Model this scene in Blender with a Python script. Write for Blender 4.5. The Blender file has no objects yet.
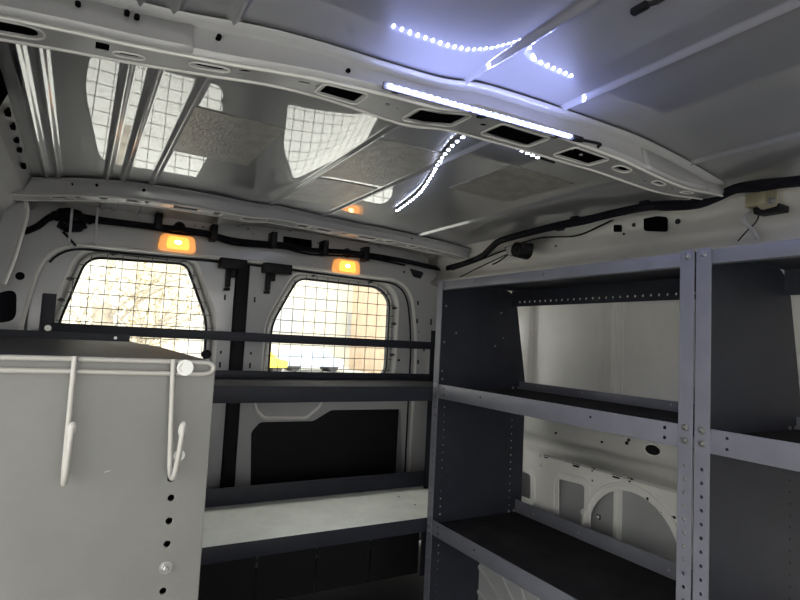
import bpy, bmesh, math, random
from mathutils import Vector, Matrix
random.seed(4)
E = 0.95                      # camera height above the load floor
F = 555.0
def V(*a): return Vector(a)
# ---------------------------------------------------------------- camera frame
dy = V(80-400, 300-325, -F).normalized()
dx = V(1365-400, 300-390, -F); dx = (dx - dx.dot(dy)*dy).normalized()
dz = dx.cross(dy)
ROT = Matrix((dx, dy, dz))    # rows: camera-space axes of the van -> world = ROT @ cam
def at(px, py, ax, val):
    """point of the van seen at a photo pixel, on the plane X / Y / Z = val (Z above the floor)"""
    r = ROT @ V(px-400, 300-py, -F)
    i = 'XYZ'.index(ax)
    if ax == 'Z': val -= E
    p = r*(val/r[i]); p.z += E
    return p
S = bpy.context.scene
COL = S.collection
cam = bpy.data.cameras.new('camera'); co = bpy.data.objects.new('camera', cam); COL.objects.link(co)
cam.sensor_fit = 'HORIZONTAL'; cam.sensor_width = 36; cam.lens = F/800*36
cam.clip_start = 0.02; cam.clip_end = 200
m4 = ROT.to_4x4(); m4.translation = V(0, 0, E); co.matrix_world = m4
S.camera = co

# ---------------------------------------------------------------- materials
def mat(name, col, rough=.5, metal=0, coat=0, coatr=.03, bump=0, bscale=60, var=0, vscale=8, emit=None, estr=0, spec=.5):
    m = bpy.data.materials.new(name); m.use_nodes = True
    nt = m.node_tree; b = nt.nodes['Principled BSDF']
    b.inputs['Base Color'].default_value = (*col, 1)
    b.inputs['Roughness'].default_value = rough
    b.inputs['Metallic'].default_value = metal
    b.inputs['Coat Weight'].default_value = coat
    b.inputs['Coat Roughness'].default_value = coatr
    b.inputs['Specular IOR Level'].default_value = spec
    tc = nt.nodes.new('ShaderNodeTexCoord')
    if var:
        n = nt.nodes.new('ShaderNodeTexNoise'); n.inputs['Scale'].default_value = vscale
        n.inputs['Detail'].default_value = 6; n.inputs['Roughness'].default_value = .65
        nt.links.new(tc.outputs['Object'], n.inputs['Vector'])
        r = nt.nodes.new('ShaderNodeValToRGB')
        r.color_ramp.elements[0].position = .3; r.color_ramp.elements[1].position = .7
        r.color_ramp.elements[0].color = (*[c*(1-var) for c in col], 1)
        r.color_ramp.elements[1].color = (*[min(1, c*(1+var)) for c in col], 1)
        nt.links.new(n.outputs['Fac'], r.inputs['Fac']); nt.links.new(r.outputs['Color'], b.inputs['Base Color'])
    if bump:
        n = nt.nodes.new('ShaderNodeTexNoise'); n.inputs['Scale'].default_value = bscale
        n.inputs['Detail'].default_value = 3
        nt.links.new(tc.outputs['Object'], n.inputs['Vector'])
        k = nt.nodes.new('ShaderNodeBump'); k.inputs['Strength'].default_value = bump; k.inputs['Distance'].default_value = .01
        nt.links.new(n.outputs['Fac'], k.inputs['Height']); nt.links.new(k.outputs['Normal'], b.inputs['Normal'])
        if coat: nt.links.new(k.outputs['Normal'], b.inputs['Coat Normal'])
    if emit:
        b.inputs['Emission Color'].default_value = (*emit, 1); b.inputs['Emission Strength'].default_value = estr
    return m
M = {}
M['paint'] = mat('silver_paint', (.40, .40, .41), .38, 0, .7, .12, var=.05, vscale=5)
M['roof'] = mat('roof_paint', (.24, .24, .255), .42, .0, 1, .012, bump=.015, bscale=3)
M['pale'] = mat('pale_panel_paint', (.72, .71, .675), .45, 0, .3, .2, var=.06, vscale=6)
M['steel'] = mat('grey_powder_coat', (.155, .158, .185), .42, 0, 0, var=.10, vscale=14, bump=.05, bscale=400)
M['steel_warm'] = mat('worn_grey_powder_coat', (.120, .120, .113), .40, 0, 0, var=.08, vscale=9, bump=.05, bscale=400)
M['tray'] = mat('scuffed_tray_coat', (.76, .78, .71), .42, 0, 0, var=.10, vscale=12)
M['mat'] = mat('dark_tray_liner', (.032, .030, .031), .8, 0, 0, spec=.06, var=.3, vscale=12)
M['steel_shaded'] = mat('shaded_powder_coat', (.026, .028, .038), .5, 0, 0, spec=.22, var=.12, vscale=12, bump=.05, bscale=400)  # shaded copy of the grey powder coat, shade put into the colour
M['black'] = mat('black_plastic', (.010, .010, .012), .5, spec=.2)
M['tape'] = mat('black_cloth_tape', (.008, .008, .012), .75, spec=.12, bump=.5, bscale=90)
M['rubber'] = mat('black_rubber', (.010, .010, .011), .65, spec=.2)
M['zinc'] = mat('zinc_bolt', (.40, .40, .39), .38, 1)
M['wire'] = mat('coated_hook_wire', (.31, .30, .28), .35, 0, .4, .1)
M['grille'] = mat('grey_wire', (.10, .10, .11), .5, .3)
M['pad'] = mat('bitumen_pad', (.30, .285, .255), .55, 0, .35, .16, var=.25, vscale=30, bump=.25, bscale=140)
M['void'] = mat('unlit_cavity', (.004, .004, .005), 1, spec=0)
M['floor'] = mat('ribbed_floor', (.03, .03, .032), .6, var=.2, vscale=12)
M['dark'] = mat('dark_trim_board', (.011, .011, .013), .6, spec=.2)
M['outer'] = mat('outer_skin_primer', (.36, .37, .37), .55, var=.08, vscale=5)
M['led'] = mat('led_die', (1, 1, 1), .4, emit=(.40, .46, 1), estr=330)
M['roof'].node_tree.nodes['Principled BSDF'].inputs['Coat IOR'].default_value = 2.0
M['glowdot'] = mat('glow_dot', (1, 1, 1), .4, emit=(.66, .72, 1), estr=75)
M['ledbar'] = mat('led_bar_grey', (.14, .14, .16), .5)
M['amber'] = mat('amber_lens', (.9, .45, .12), .25, emit=(1, .34, .05), estr=2.4)
M['bulb'] = mat('amber_bulb', (1, .8, .5), .3, emit=(1, .58, .16), estr=14)
M['smoke'] = mat('clear_lamp_base', (.75, .5, .25), .3, emit=(1, .38, .07), estr=.75)
M['brass'] = mat('zinc_yellow_bracket', (.42, .38, .26), .4, .5)
def glassmat():
    m = bpy.data.materials.new('window_glass'); m.use_nodes = True
    b = m.node_tree.nodes['Principled BSDF']
    b.inputs['Base Color'].default_value = (.97, .99, .97, 1); b.inputs['Roughness'].default_value = 0
    b.inputs['IOR'].default_value = 1.02
    b.inputs['Transmission Weight'].default_value = 1
    return m
M['glass'] = glassmat()

# ---------------------------------------------------------------- mesh helpers
def link(name, bm, m, parent=None, smooth=False):
    bmesh.ops.recalc_face_normals(bm, faces=bm.faces)
    me = bpy.data.meshes.new(name); bm.to_mesh(me); bm.free()
    if m: me.materials.append(m)
    if smooth:
        for p in me.polygons: p.use_smooth = True
        try: me.set_sharp_from_angle(angle=math.radians(40))
        except Exception: pass
    o = bpy.data.objects.new(name, me); COL.objects.link(o)
    if parent: o.parent = parent; o.matrix_parent_inverse = parent.matrix_world.inverted()
    return o
def empty(name, loc=(0, 0, 0)):
    o = bpy.data.objects.new(name, None); COL.objects.link(o); o.location = loc
    o.empty_display_size = .05
    o.matrix_world = Matrix.Translation(loc)
    return o
def tag(o, label=None, cat=None, group=None, kind=None):
    if label: o['label'] = label
    if cat: o['category'] = cat
    if group: o['group'] = group
    if kind: o['kind'] = kind
    return o
def thing(name, loc, label, cat, group=None):
    return tag(empty(name, loc), label, cat, group)
def box(bm, a, b, bev=0):
    lo = [min(a[i], b[i]) for i in range(3)]; hi = [max(a[i], b[i]) for i in range(3)]
    vs = [bm.verts.new((x, y, z)) for x in (lo[0], hi[0]) for y in (lo[1], hi[1]) for z in (lo[2], hi[2])]
    fs = []
    for q in ((0,1,3,2),(4,6,7,5),(0,4,5,1),(2,3,7,6),(0,2,6,4),(1,5,7,3)):
        fs.append(bm.faces.new([vs[i] for i in q]))
    if bev:
        es = list({e for f in fs for e in f.edges})
        bmesh.ops.bevel(bm, geom=es, offset=bev, segments=2, affect='EDGES', profile=.5)
def mk(fn, *a, **k):
    bm = bmesh.new(); fn(bm, *a, **k); return bm
def boxo(name, a, b, m, parent=None, bev=0):
    return link(name, mk(box, a, b, bev), m, parent, smooth=bool(bev))
def smooth_path(pts, n=6):
    pts = [Vector(p) for p in pts]
    if len(pts) < 3: return pts
    out = []
    P = [pts[0]*2-pts[1]] + pts + [pts[-1]*2-pts[-2]]
    for i in range(1, len(P)-2):
        p0, p1, p2, p3 = P[i-1:i+3]
        for k in range(n):
            t = k/n
            out.append(.5*((2*p1)+(-p0+p2)*t+(2*p0-5*p1+4*p2-p3)*t*t+(-p0+3*p1-3*p2+p3)*t**3))
    out.append(pts[-1]); return out
def tube(bm, pts, r, seg=8, sm=0, cap=True, flat=1.0):
    pts = smooth_path(pts, sm) if sm else [Vector(p) for p in pts]
    n = len(pts); rs = r if isinstance(r, (list, tuple)) else None
    t0 = (pts[1]-pts[0]).normalized()
    up = V(0, 0, 1) if abs(t0.z) < .9 else V(1, 0, 0)
    u = t0.cross(up).normalized(); rings = []
    for i in range(n):
        t = (pts[min(i+1, n-1)]-pts[max(i-1, 0)]).normalized()
        u = (u - u.dot(t)*t).normalized(); w = t.cross(u)
        rr = rs[min(int(i*len(rs)/n), len(rs)-1)] if rs else r
        rings.append([bm.verts.new(pts[i]+u*math.cos(a)*rr+w*math.sin(a)*rr*flat) for a in [2*math.pi*k/seg for k in range(seg)]])
    for i in range(n-1):
        for k in range(seg):
            bm.faces.new((rings[i][k], rings[i][(k+1) % seg], rings[i+1][(k+1) % seg], rings[i+1][k]))
    if cap:
        bm.faces.new(rings[0][::-1]); bm.faces.new(rings[-1])
def cyl(bm, c, axis, r, h, seg=16, r2=None):
    c = Vector(c); a = Vector(axis).normalized()
    up = V(0, 0, 1) if abs(a.z) < .9 else V(1, 0, 0)
    u = a.cross(up).normalized(); w = a.cross(u)
    r2 = r if r2 is None else r2
    A = [bm.verts.new(c+u*math.cos(2*math.pi*k/seg)*r+w*math.sin(2*math.pi*k/seg)*r) for k in range(seg)]
    B = [bm.verts.new(c+a*h+u*math.cos(2*math.pi*k/seg)*r2+w*math.sin(2*math.pi*k/seg)*r2) for k in range(seg)]
    for k in range(seg): bm.faces.new((A[k], A[(k+1) % seg], B[(k+1) % seg], B[k]))
    bm.faces.new(A[::-1]); bm.faces.new(B)
def bolt(c, n, r=.0055, parent=None, name='bolt', m='zinc'):
    bm = bmesh.new(); c = Vector(c); n = Vector(n).normalized()
    cyl(bm, c-n*.001, n, r*1.45, .0022, 20)
    cyl(bm, c+n*.0012, n, r, r*.75, 6)
    cyl(bm, c+n*(.0012+r*.75), n, r*.62, r*.18, 14, r*.45)
    return link(name, bm, M[m], parent)
def rounded(poly, r, seg=5):
    """round the corners of a 2D polygon; r a number or a list"""
    out = []; n = len(poly)
    for i in range(n):
        p = V(*poly[i]); a = V(*poly[i-1])-p; b = V(*poly[(i+1) % n])-p
        rr = r[i] if isinstance(r, (list, tuple)) else r
        d = min(rr, a.length*.49, b.length*.49)
        if d < 1e-5: out.append(tuple(p)); continue
        A = p+a.normalized()*d; B = p+b.normalized()*d
        for k in range(seg+1):
            t = k/seg; q = A*(1-t)**2+p*2*t*(1-t)+B*t*t
            out.append((q.x, q.y))
    return out
def circ(c, r, n=20, ry=None):
    ry = ry or r
    return [(c[0]+r*math.cos(2*math.pi*k/n), c[1]+ry*math.sin(2*math.pi*k/n)) for k in range(n)]
def rect(x0, x1, y0, y1, r=0):
    p = [(x0, y0), (x1, y0), (x1, y1), (x0, y1)]
    return rounded(p, r) if r else p
def plate(name, outer, holes, th, o, u, v, m, parent=None, bevel=0):
    """flat sheet with cut-outs: 2D outline in the plane o + a*u + b*v, thickness th centred"""
    cu = bpy.data.curves.new('t', 'CURVE'); cu.dimensions = '2D'; cu.fill_mode = 'BOTH'
    cu.extrude = th/2; cu.bevel_depth = bevel; cu.bevel_resolution = 1; cu.offset = -bevel
    for poly in [outer]+list(holes):
        s = cu.splines.new('POLY'); s.points.add(len(poly)-1)
        for i, p in enumerate(poly): s.points[i].co = (p[0], p[1], 0, 1)
        s.use_cyclic_u = True
    ob = bpy.data.objects.new('t', cu); COL.objects.link(ob)
    dg = bpy.context.evaluated_depsgraph_get(); dg.update()
    me = bpy.data.meshes.new_from_object(ob.evaluated_get(dg))
    bpy.data.objects.remove(ob); bpy.data.curves.remove(cu)
    u = Vector(u).normalized(); v = Vector(v); v = (v-v.dot(u)*u).normalized(); w = u.cross(v)
    T = Matrix(((u.x, v.x, w.x, o[0]), (u.y, v.y, w.y, o[1]), (u.z, v.z, w.z, o[2]), (0, 0, 0, 1)))
    bm = bmesh.new(); bm.from_mesh(me); bpy.data.meshes.remove(me)
    bmesh.ops.remove_doubles(bm, verts=bm.verts, dist=1e-5)
    bm.transform(T)
    return link(name, bm, m, parent)
def plateY(name, outer, holes, y, th, m, parent=None, bevel=0):   # outline in (X, Z)
    return plate(name, outer, holes, th, (0, y, 0), (1, 0, 0), (0, 0, 1), m, parent, bevel)
def plateX(name, outer, holes, x, th, m, parent=None, bevel=0):   # outline in (Y, Z)
    return plate(name, outer, holes, th, (x, 0, 0), (0, 1, 0), (0, 0, 1), m, parent, bevel)
def plateZ(name, outer, holes, z, th, m, parent=None, bevel=0):   # outline in (X, Y)
    return plate(name, outer, holes, th, (0, 0, z), (1, 0, 0), (0, 1, 0), m, parent, bevel)
def pY(pts, y): return [(p.x, p.z) for p in (at(a, b, 'Y', y) for a, b in pts)]
def pX(pts, x): return [(p.y, p.z) for p in (at(a, b, 'X', x) for a, b in pts)]
def extrude_profile(name, prof, axis, a, b, m, parent=None, closed=False, smooth=True, th=0):
    """open or closed profile swept along X or Y. prof: for Y -> (x, z); for X -> (y, z)"""
    bm = bmesh.new()
    def P(p, t): return (p[0], t, p[1]) if axis == 'Y' else (t, p[0], p[1])
    n = 2
    A = [bm.verts.new(P(p, a)) for p in prof]; B = [bm.verts.new(P(p, b)) for p in prof]
    k = len(prof)
    for i in range(k if closed else k-1):
        bm.faces.new((A[i], A[(i+1) % k], B[(i+1) % k], B[i]))
    if closed: bm.faces.new(A[::-1]); bm.faces.new(B)
    ob = link(name, bm, m, parent, smooth)
    if th and not closed:
        md = ob.modifiers.new('s', 'SOLIDIFY'); md.thickness = th; md.offset = 0
    return ob

# ================================================================= THE VAN SHELL
Z = lambda h: E+h      # heights measured from the camera's eye
YR = 2.30              # rear doors
# floor
fl = boxo('floor', (-.36, -1.4, -.02), (1.60, 2.42, 0), M['floor']); tag(fl, kind='structure')
# ribs pressed in the floor are a profile of thin strips in the same object
# roof skin: crowned, with pressed beads running front to back
BEADS = [-.118, -.088, .034, .074, .148, .520, .738, 1.165]
def interp(x, pts):
    if x <= pts[0][0]: return pts[0][1]
    for i, ((a, p), (b, q)) in enumerate(zip(pts, pts[1:])):
        if x <= b:
            t = (x-a)/(b-a)
            m0 = (q-pts[i-1][1])/(b-pts[i-1][0]) if i else (q-p)/(b-a)
            m1 = (pts[i+2][1]-p)/(pts[i+2][0]-a) if i+2 < len(pts) else (q-p)/(b-a)
            h = b-a
            return (2*t**3-3*t*t+1)*p+(t**3-2*t*t+t)*h*m0+(-2*t**3+3*t*t)*q+(t**3-t*t)*h*m1
    return pts[-1][1]
ROOF = [(-.30, .412), (-.15, .423), (-.05, .4262), (.03, .4250), (.15, .4242), (.46, .4262), (.56, .441), (.9, .444), (1.05, .441), (1.2, .434), (1.38, .420), (1.5, .405)]
def roofz(x):
    return Z(interp(x, ROOF))
def roof_profile():
    xs = set()
    x = -.175
    while x <= 1.392: xs.add(round(x, 4)); x += .03
    for b in BEADS:
        for d in (-.0150, -.0135, .0135, .0150, -.012, -.009, -.006, -.003, 0, .003, .006, .009, .012): xs.add(round(b+d, 4))
    pr = []
    for x in sorted(xs):
        z = roofz(x)
        for b in BEADS:
            d = abs(x-b)
            if d < .012: z -= .0075*(.5+.5*math.cos(math.pi*d/.012))
        pr.append((x, z))
    return pr
def roof_panel(name, y0, y1):
    bm = bmesh.new(); pr = roof_profile(); ny = 8
    rows = [[bm.verts.new((x, y0+(y1-y0)*j/ny, z)) for x, z in pr] for j in range(ny+1)]
    for j in range(ny):
        for i in range(len(pr)-1):
            bm.faces.new((rows[j][i], rows[j][i+1], rows[j+1][i+1], rows[j+1][i]))
    top = bmesh.ops.extrude_face_region(bm, geom=list(bm.faces))
    bmesh.ops.translate(bm, vec=(0, 0, .012), verts=[g for g in top['geom'] if isinstance(g, bmesh.types.BMVert)])
    o = link(name, bm, M['roof'], None, True); tag(o, kind='structure'); return o
roof_panel('ceiling', -1.4, 2.33)

def shrink(poly, d):
    cx = sum(p[0] for p in poly)/len(poly); cz = sum(p[1] for p in poly)/len(poly)
    out = []; n = len(poly)
    for i in range(n):
        a = V(*poly[i-1]); b = V(*poly[(i+1) % n]); t = (b-a)
        if t.length < 1e-6: out.append(poly[i]); continue
        t.normalize(); nrm = V(-t.y, t.x)
        if nrm.dot(V(cx, cz)-V(*poly[i])) < 0: nrm = -nrm
        out.append((poly[i][0]+nrm.x*d, poly[i][1]+nrm.y*d))
    return out

# roof bow (the pressed cross member with the light bar)
def crown(x, dz): return roofz(x)+dz
def bow(name, y0, y1, hfun, mtl, xs, yslope=.012, flange=.016, slots=(), plan=None, wid=None):
    """hat section under the roof: a front flange, a front face, a bottom web and a back face, following the crown"""
    o = empty(name, (0.6, (y0+y1)/2, Z(.4))); tag(o, kind='structure')
    bm = bmesh.new(); secs = []; y00, y10 = y0, y1
    for x in xs:
        h = hfun(x); r = roofz(x)
        zb = r-h
        y0 = y00+(plan(x) if plan else 0)
        sec = [(y0-yslope-flange, r-.005), (y0-yslope-.003, r-.008), (y0-yslope+.002, r-.013), (y0-yslope*.4, zb+.024), (y0-.002, zb+.010), (y0, zb+.004), (y0+.005, zb)]
        secs.append([bm.verts.new((x, p[0], p[1])) for p in sec])
    for a, b in zip(secs, secs[1:]):
        for i in range(len(a)-1): bm.faces.new((a[i], a[i+1], b[i+1], b[i]))
    f = link('front_face', bm, mtl, o, True)
    md = f.modifiers.new('s', 'SOLIDIFY'); md.thickness = .002; md.offset = 0
    bm = bmesh.new(); secs = []
    for x in xs:
        h = hfun(x); r = roofz(x); zb = r-h
        y1 = (y00+wid(x) if wid else y10)+(plan(x) if plan else 0)
        sec = [(y1, zb+.002), (y1+.004, zb+.008), (y1+.010, r-.012), (y1+.012, r-.006), (y1+.026, r-.005)]
        secs.append([bm.verts.new((x, p[0], p[1])) for p in sec])
    for a, b in zip(secs, secs[1:]):
        for i in range(len(a)-1): bm.faces.new((a[i], a[i+1], b[i+1], b[i]))
    f = link('back_face', bm, mtl, o, True)
    md = f.modifiers.new('s', 'SOLIDIFY'); md.thickness = .002; md.offset = 0
    y0, y1 = y00, y10
    # rolled edges along the web and pressed rims round its larger openings
    bm = bmesh.new()
    def wp(x, y, dz_=-.001):
        yy = y0+(y-y0)*((wid(x)/(y10-y00)) if wid else 1)+(plan(x) if plan else 0)
        return (x, yy, roofz(x)-hfun(x)+.002*(y-y00)/(y10-y00)+dz_)
    y0 = y00
    tube(bm, [wp(x, y00+.003) for x in xs], .0028, 6); tube(bm, [wp(x, y10+.001) for x in xs], .0028, 6)
    for poly in slots:
        w_ = max(p[0] for p in poly)-min(p[0] for p in poly)
        if w_ > .02:
            g_ = shrink(poly, -.007); tube(bm, [wp(*p, -.0015) for p in g_]+[wp(*g_[0], -.0015)], .0016, 5)
    link('rolled_edge', bm, M['pale'], o, True)
    # bottom web: flat plate with slots, then bent to the crown
    w = plateZ('bottom_web', [(x, y0+.004) for x in xs]+[(x, y1) for x in reversed(xs)], slots, 0, .002, mtl, o)
    bm = bmesh.new(); bm.from_mesh(w.data)
    for i in range(1, 40):
        xc = xs[0]+(xs[-1]-xs[0])*i/40
        bmesh.ops.bisect_plane(bm, geom=bm.verts[:]+bm.edges[:]+bm.faces[:], plane_co=(xc, 0, 0), plane_no=(1, 0, 0))
    for v in bm.verts:
        v.co.z = v.co.z + crown(v.co.x, -hfun(v.co.x)) + .002*(v.co.y-y0)/(y1-y0)
        if wid: v.co.y = y0+(v.co.y-y0)*wid(v.co.x)/(y1-y0)
        if plan: v.co.y += plan(v.co.x)
    bm.to_mesh(w.data); bm.free()
    return o
def hb(x):
    # drop of the web below the roof skin
    pts = [(-.25, .066), (-.1, .064), (.08, .059), (.17, .061), (.28, .055), (.4, .050), (.7, .053), (.9, .060), (1.02, .066), (1.15, .062), (1.34, .030)]
    return interp(x, pts)
    for (a, p), (b, q) in zip(pts, pts[1:]):
        if a <= x <= b: return p+(q-p)*(x-a)/(b-a)
    return pts[0][1] if x < 0 else pts[-1][1]
xs = [-.20+1.53*i/64 for i in range(65)]
PB = [(-.2, .045), (.05, .022), (.20, -.015), (.35, -.026), (.9, -.030), (1.05, -.020), (1.34, .012)]
def planb(x): return interp(x, PB)
WB = [(-.2, .068), (-.1, .066), (.1, .055), (.2, .051), (.3, .064), (.45, .095), (.65, .100), (.85, .090), (1.03, .070), (1.34, .050)]
def widb(x): return interp(x, WB)
YB0, YB1 = .755, .845
def wslot(px0, px1, y0=YB0+.022, y1=YB1-.022, r=.004):   # slot spanning two pixels along the web
    z = Z(.39)
    a = at(px0[0], px0[1], 'Z', z).x; b = at(px1[0], px1[1], 'Z', z).x
    return rect(a, b, y0, y1, r)
slots = [
    wslot((315, 84), (354, 92)), wslot((411, 108), (457, 121)), wslot((489, 132), (532, 144)), wslot((568, 150), (594, 160)),
    rect(-.13, -.075, YB0+.020, YB1-.03, .018), rect(-.012, .004, YB0+.022, YB1-.03, .003), rect(.016, .040, YB0+.05, YB0+.062, .005),
    rect(.108, .145, YB0+.032, YB0+.05, .009), circ((.17, YB0+.03), .008, 14), circ((.166, YB0+.052), .0045, 10),
    rect(.245, .262, YB0+.03, YB0+.040, .004), circ((.276, YB0+.038), .004, 10),
    circ((.395, YB0+.036), .0045, 10), circ((.416, YB0+.040), .003, 10), rect(.586, .600, YB0+.035, YB0+.046, .005),
    circ((.80, YB0+.03), .0035, 10), circ((.835, YB0+.04), .0035, 10),
    rect(.935, .965, YB0+.028, YB0+.046, .009), circ((.985, YB0+.033), .003, 8), circ((1.0, YB0+.045), .003, 8),
    rect(1.035, 1.055, YB0+.05, YB0+.058, .003), rect(1.06, 1.085, YB0+.025, YB0+.036, .004), rect(1.12, 1.14, YB0+.03, YB0+.04, .004), rect(1.18, 1.21, YB0+.03, YB0+.042, .004)]
b1 = bow('trim_1', YB0, YB1, hb, M['paint'], xs, slots=slots, plan=planb, wid=widb, yslope=-.012, flange=.018)
# black sheet above the slots; the bow's hollow shade put into its colour
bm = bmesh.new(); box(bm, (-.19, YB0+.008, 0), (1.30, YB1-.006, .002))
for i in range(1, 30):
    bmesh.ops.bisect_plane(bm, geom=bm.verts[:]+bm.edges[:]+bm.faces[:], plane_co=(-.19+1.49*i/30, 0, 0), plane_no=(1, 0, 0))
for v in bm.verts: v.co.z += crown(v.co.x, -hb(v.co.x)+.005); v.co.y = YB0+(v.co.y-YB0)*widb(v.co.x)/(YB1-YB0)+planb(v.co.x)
link('slot_shade', bm, M['void'], b1)
# small round holes in the bow's front face
for px, py in [(78, 4), (127, 13), (137, 17), (219, 37), (348, 71), (656, 172)]:
    p = at(px, py, 'Y', YB0+.002); p = at(px, py, 'Y', YB0+.001+planb(p.x)); bm = bmesh.new(); cyl(bm, p+V(0, .008, 0), (0, -1, 0), .0034, .011, 14)
    link('plug_hole', bm, M['void'], b1)
# doubler plates at both ends of the bow
for x0, x1 in ((-.19, .100), (.985, 1.25)):
    bm = bmesh.new(); secs = []
    for i in range(13):
        x = x0+(x1-x0)*i/12; r = roofz(x); zb = r-hb(x)
        yy = YB0+planb(x); secs.append([bm.verts.new((x, yy+.0105, r-.014)), bm.verts.new((x, yy+.002, zb+.022)), bm.verts.new((x, yy-.0045, zb+.010)), bm.verts.new((x, yy-.002, zb+.002))])
    for a, b in zip(secs, secs[1:]):
        for i in range(3): bm.faces.new((a[i], a[i+1], b[i+1], b[i]))
    d = link('doubler', bm, M['paint'], b1, True)
    md = d.modifiers.new('s', 'SOLIDIFY'); md.thickness = .002

# rear header bow
YH = 1.93
PH = [(-.25, .015), (-.14, 0), (0, -.09), (.1, -.135), (.25, -.15), (.37, -.14), (.5, -.10), (.62, -.05), (.78, -.012), (.92, .01), (1.5, .01)]
def planh(x): return interp(x, PH)
def hh(x): return interp(x, [(-.25, .052), (-.14, .05), (.1, .046), (.4, .045), (.7, .040), (1.0, .038), (1.5, .035)])
xs2 = [-.23+1.72*i/64 for i in range(65)]
sl2 = []
def hs(a, b, yo, w): sl2.append(rect(a, b, YH+.016, YH+.016+w*2.4, .005))
for a, b in ((.22, .29), (.44, .52), (.66, .70), (.74, .80), (.93, 1.0)): hs(a, b, .030, .016)
for a, b in ((-.10, -.07), (-.04, -.03), (0.02, .04), (.09, .12), (.14, .15), (.34, .36), (.60, .61), (.85, .87), (1.05, 1.08), (1.16, 1.19), (1.26, 1.32)): hs(a, b, .030, .012)
b2 = bow('trim_2', YH, YH+.085, hh, M['paint'], xs2, yslope=.010, flange=.022, slots=sl2, plan=planh)
for px, py in [(73, 184), (97, 185), (144, 190), (216, 199), (278, 209), (304, 214), (308, 214), (332, 219), (381, 228), (412, 238), (440, 243)]:
    p = at(px, py, 'Y', YH-.008); p = at(px, py, 'Y', YH-.008+planh(p.x)); bm = bmesh.new(); cyl(bm, p+V(0, .006, 0), (0, -1, 0), .0045, .007, 12)
    link('plug_hole', bm, M['void'], b2)

# rear wall: header panel above the doors and the D-pillars round the opening
door_out = rounded([(-.165, Z(-.93)), (1.385, Z(-.93)), (1.395, Z(.02)), (1.345, Z(.285)), (.6, Z(.296)), (-.115, Z(.285)), (-.175, Z(.02))], [0, 0, .2, .12, 0, .12, .2], 8)
wall_holes = [door_out]
wall_holes.append(rounded(pY([(283, 236), (312, 240), (312, 252), (283, 249)], 2.26), .004))
for c, r in (((203, 227), .004), ((195, 226), .003), ((248, 229), .004), ((253, 234), .003), ((318, 243), .004), ((404, 272), .006)):
    p = at(c[0], c[1], 'Y', 2.26); wall_holes.append(circ((p.x, p.z), r, 10))
wall_holes.append(rounded(pY([(409, 268), (424, 272), (421, 279), (413, 277)], 2.26), .01))
wall_holes.append(rounded(pY([(-6, 293), (17, 289), (16, 321), (-10, 324)], 2.26), .03))
p = at(20, 276, 'Y', 2.26); wall_holes.append(circ((p.x, p.z), .014, 14))
wr = plateY('wall_rear', rounded([(-.34, .02), (1.56, .02), (1.56, Z(.28)), (1.42, Z(.428)), (.6, Z(.452)), (-.20, Z(.428)), (-.34, Z(.28))], [0, 0, .1, .05, 0, .05, .1]), wall_holes, 2.26, .004, M['paint'])
tag(wr, kind='structure')
# closed back layer behind the header holes
plateY('back_skin', [(-.34, .0), (1.56, .02), (1.56, Z(.28)), (1.42, Z(.45)), (-.20, Z(.45)), (-.34, Z(.28))], [door_out], 2.33, .004, M['void'], wr)
# return edge (jamb) between the two layers, with a pale bead and a black weather seal
def ring(name, poly, y0, y1, m, parent, th=.003):
    bm = bmesh.new(); n = len(poly)
    A = [bm.verts.new((p[0], y0, p[1])) for p in poly]; B = [bm.verts.new((p[0], y1, p[1])) for p in poly]
    for i in range(n): bm.faces.new((A[i], A[(i+1) % n], B[(i+1) % n], B[i]))
    o = link(name, bm, m, parent, True); md = o.modifiers.new('s', 'SOLIDIFY'); md.thickness = th; md.offset = 0; return o
ring('jamb', door_out, 2.26, 2.33, M['paint'], wr)
bm = bmesh.new(); tube(bm, [(p[0], 2.262, p[1]) for p in door_out]+[(door_out[0][0], 2.262, door_out[0][1])], .0075, 8)
link('jamb_lip', bm, M['pale'], wr, True)
sp = shrink(door_out, .014)
bm = bmesh.new(); tube(bm, [(p[0], 2.285, p[1]) for p in sp if p[0] > .9 or p[1] > Z(.2)], .005, 8)
link('weather_seal', bm, M['rubber'], wr, True)
boxo('end_closure', (-.40, 2.334, .0), (1.62, 2.338, Z(.50)), M['dark'], wr) if False else None
# slots down the right pillar
for px, py, h in [(418, 303, .018), (417, 321, .022), (419, 332, .004), (416, 345, .018), (418, 362, .02), (431, 322, .03), (424, 350, .012)]:
    p = at(px, py, 'Y', 2.257); bm = bmesh.new(); box(bm, (p.x-.004, 2.2555, p.z-h/2), (p.x+.004, 2.2575, p.z+h/2)); link('slot', bm, M['dark'], wr)

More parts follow.
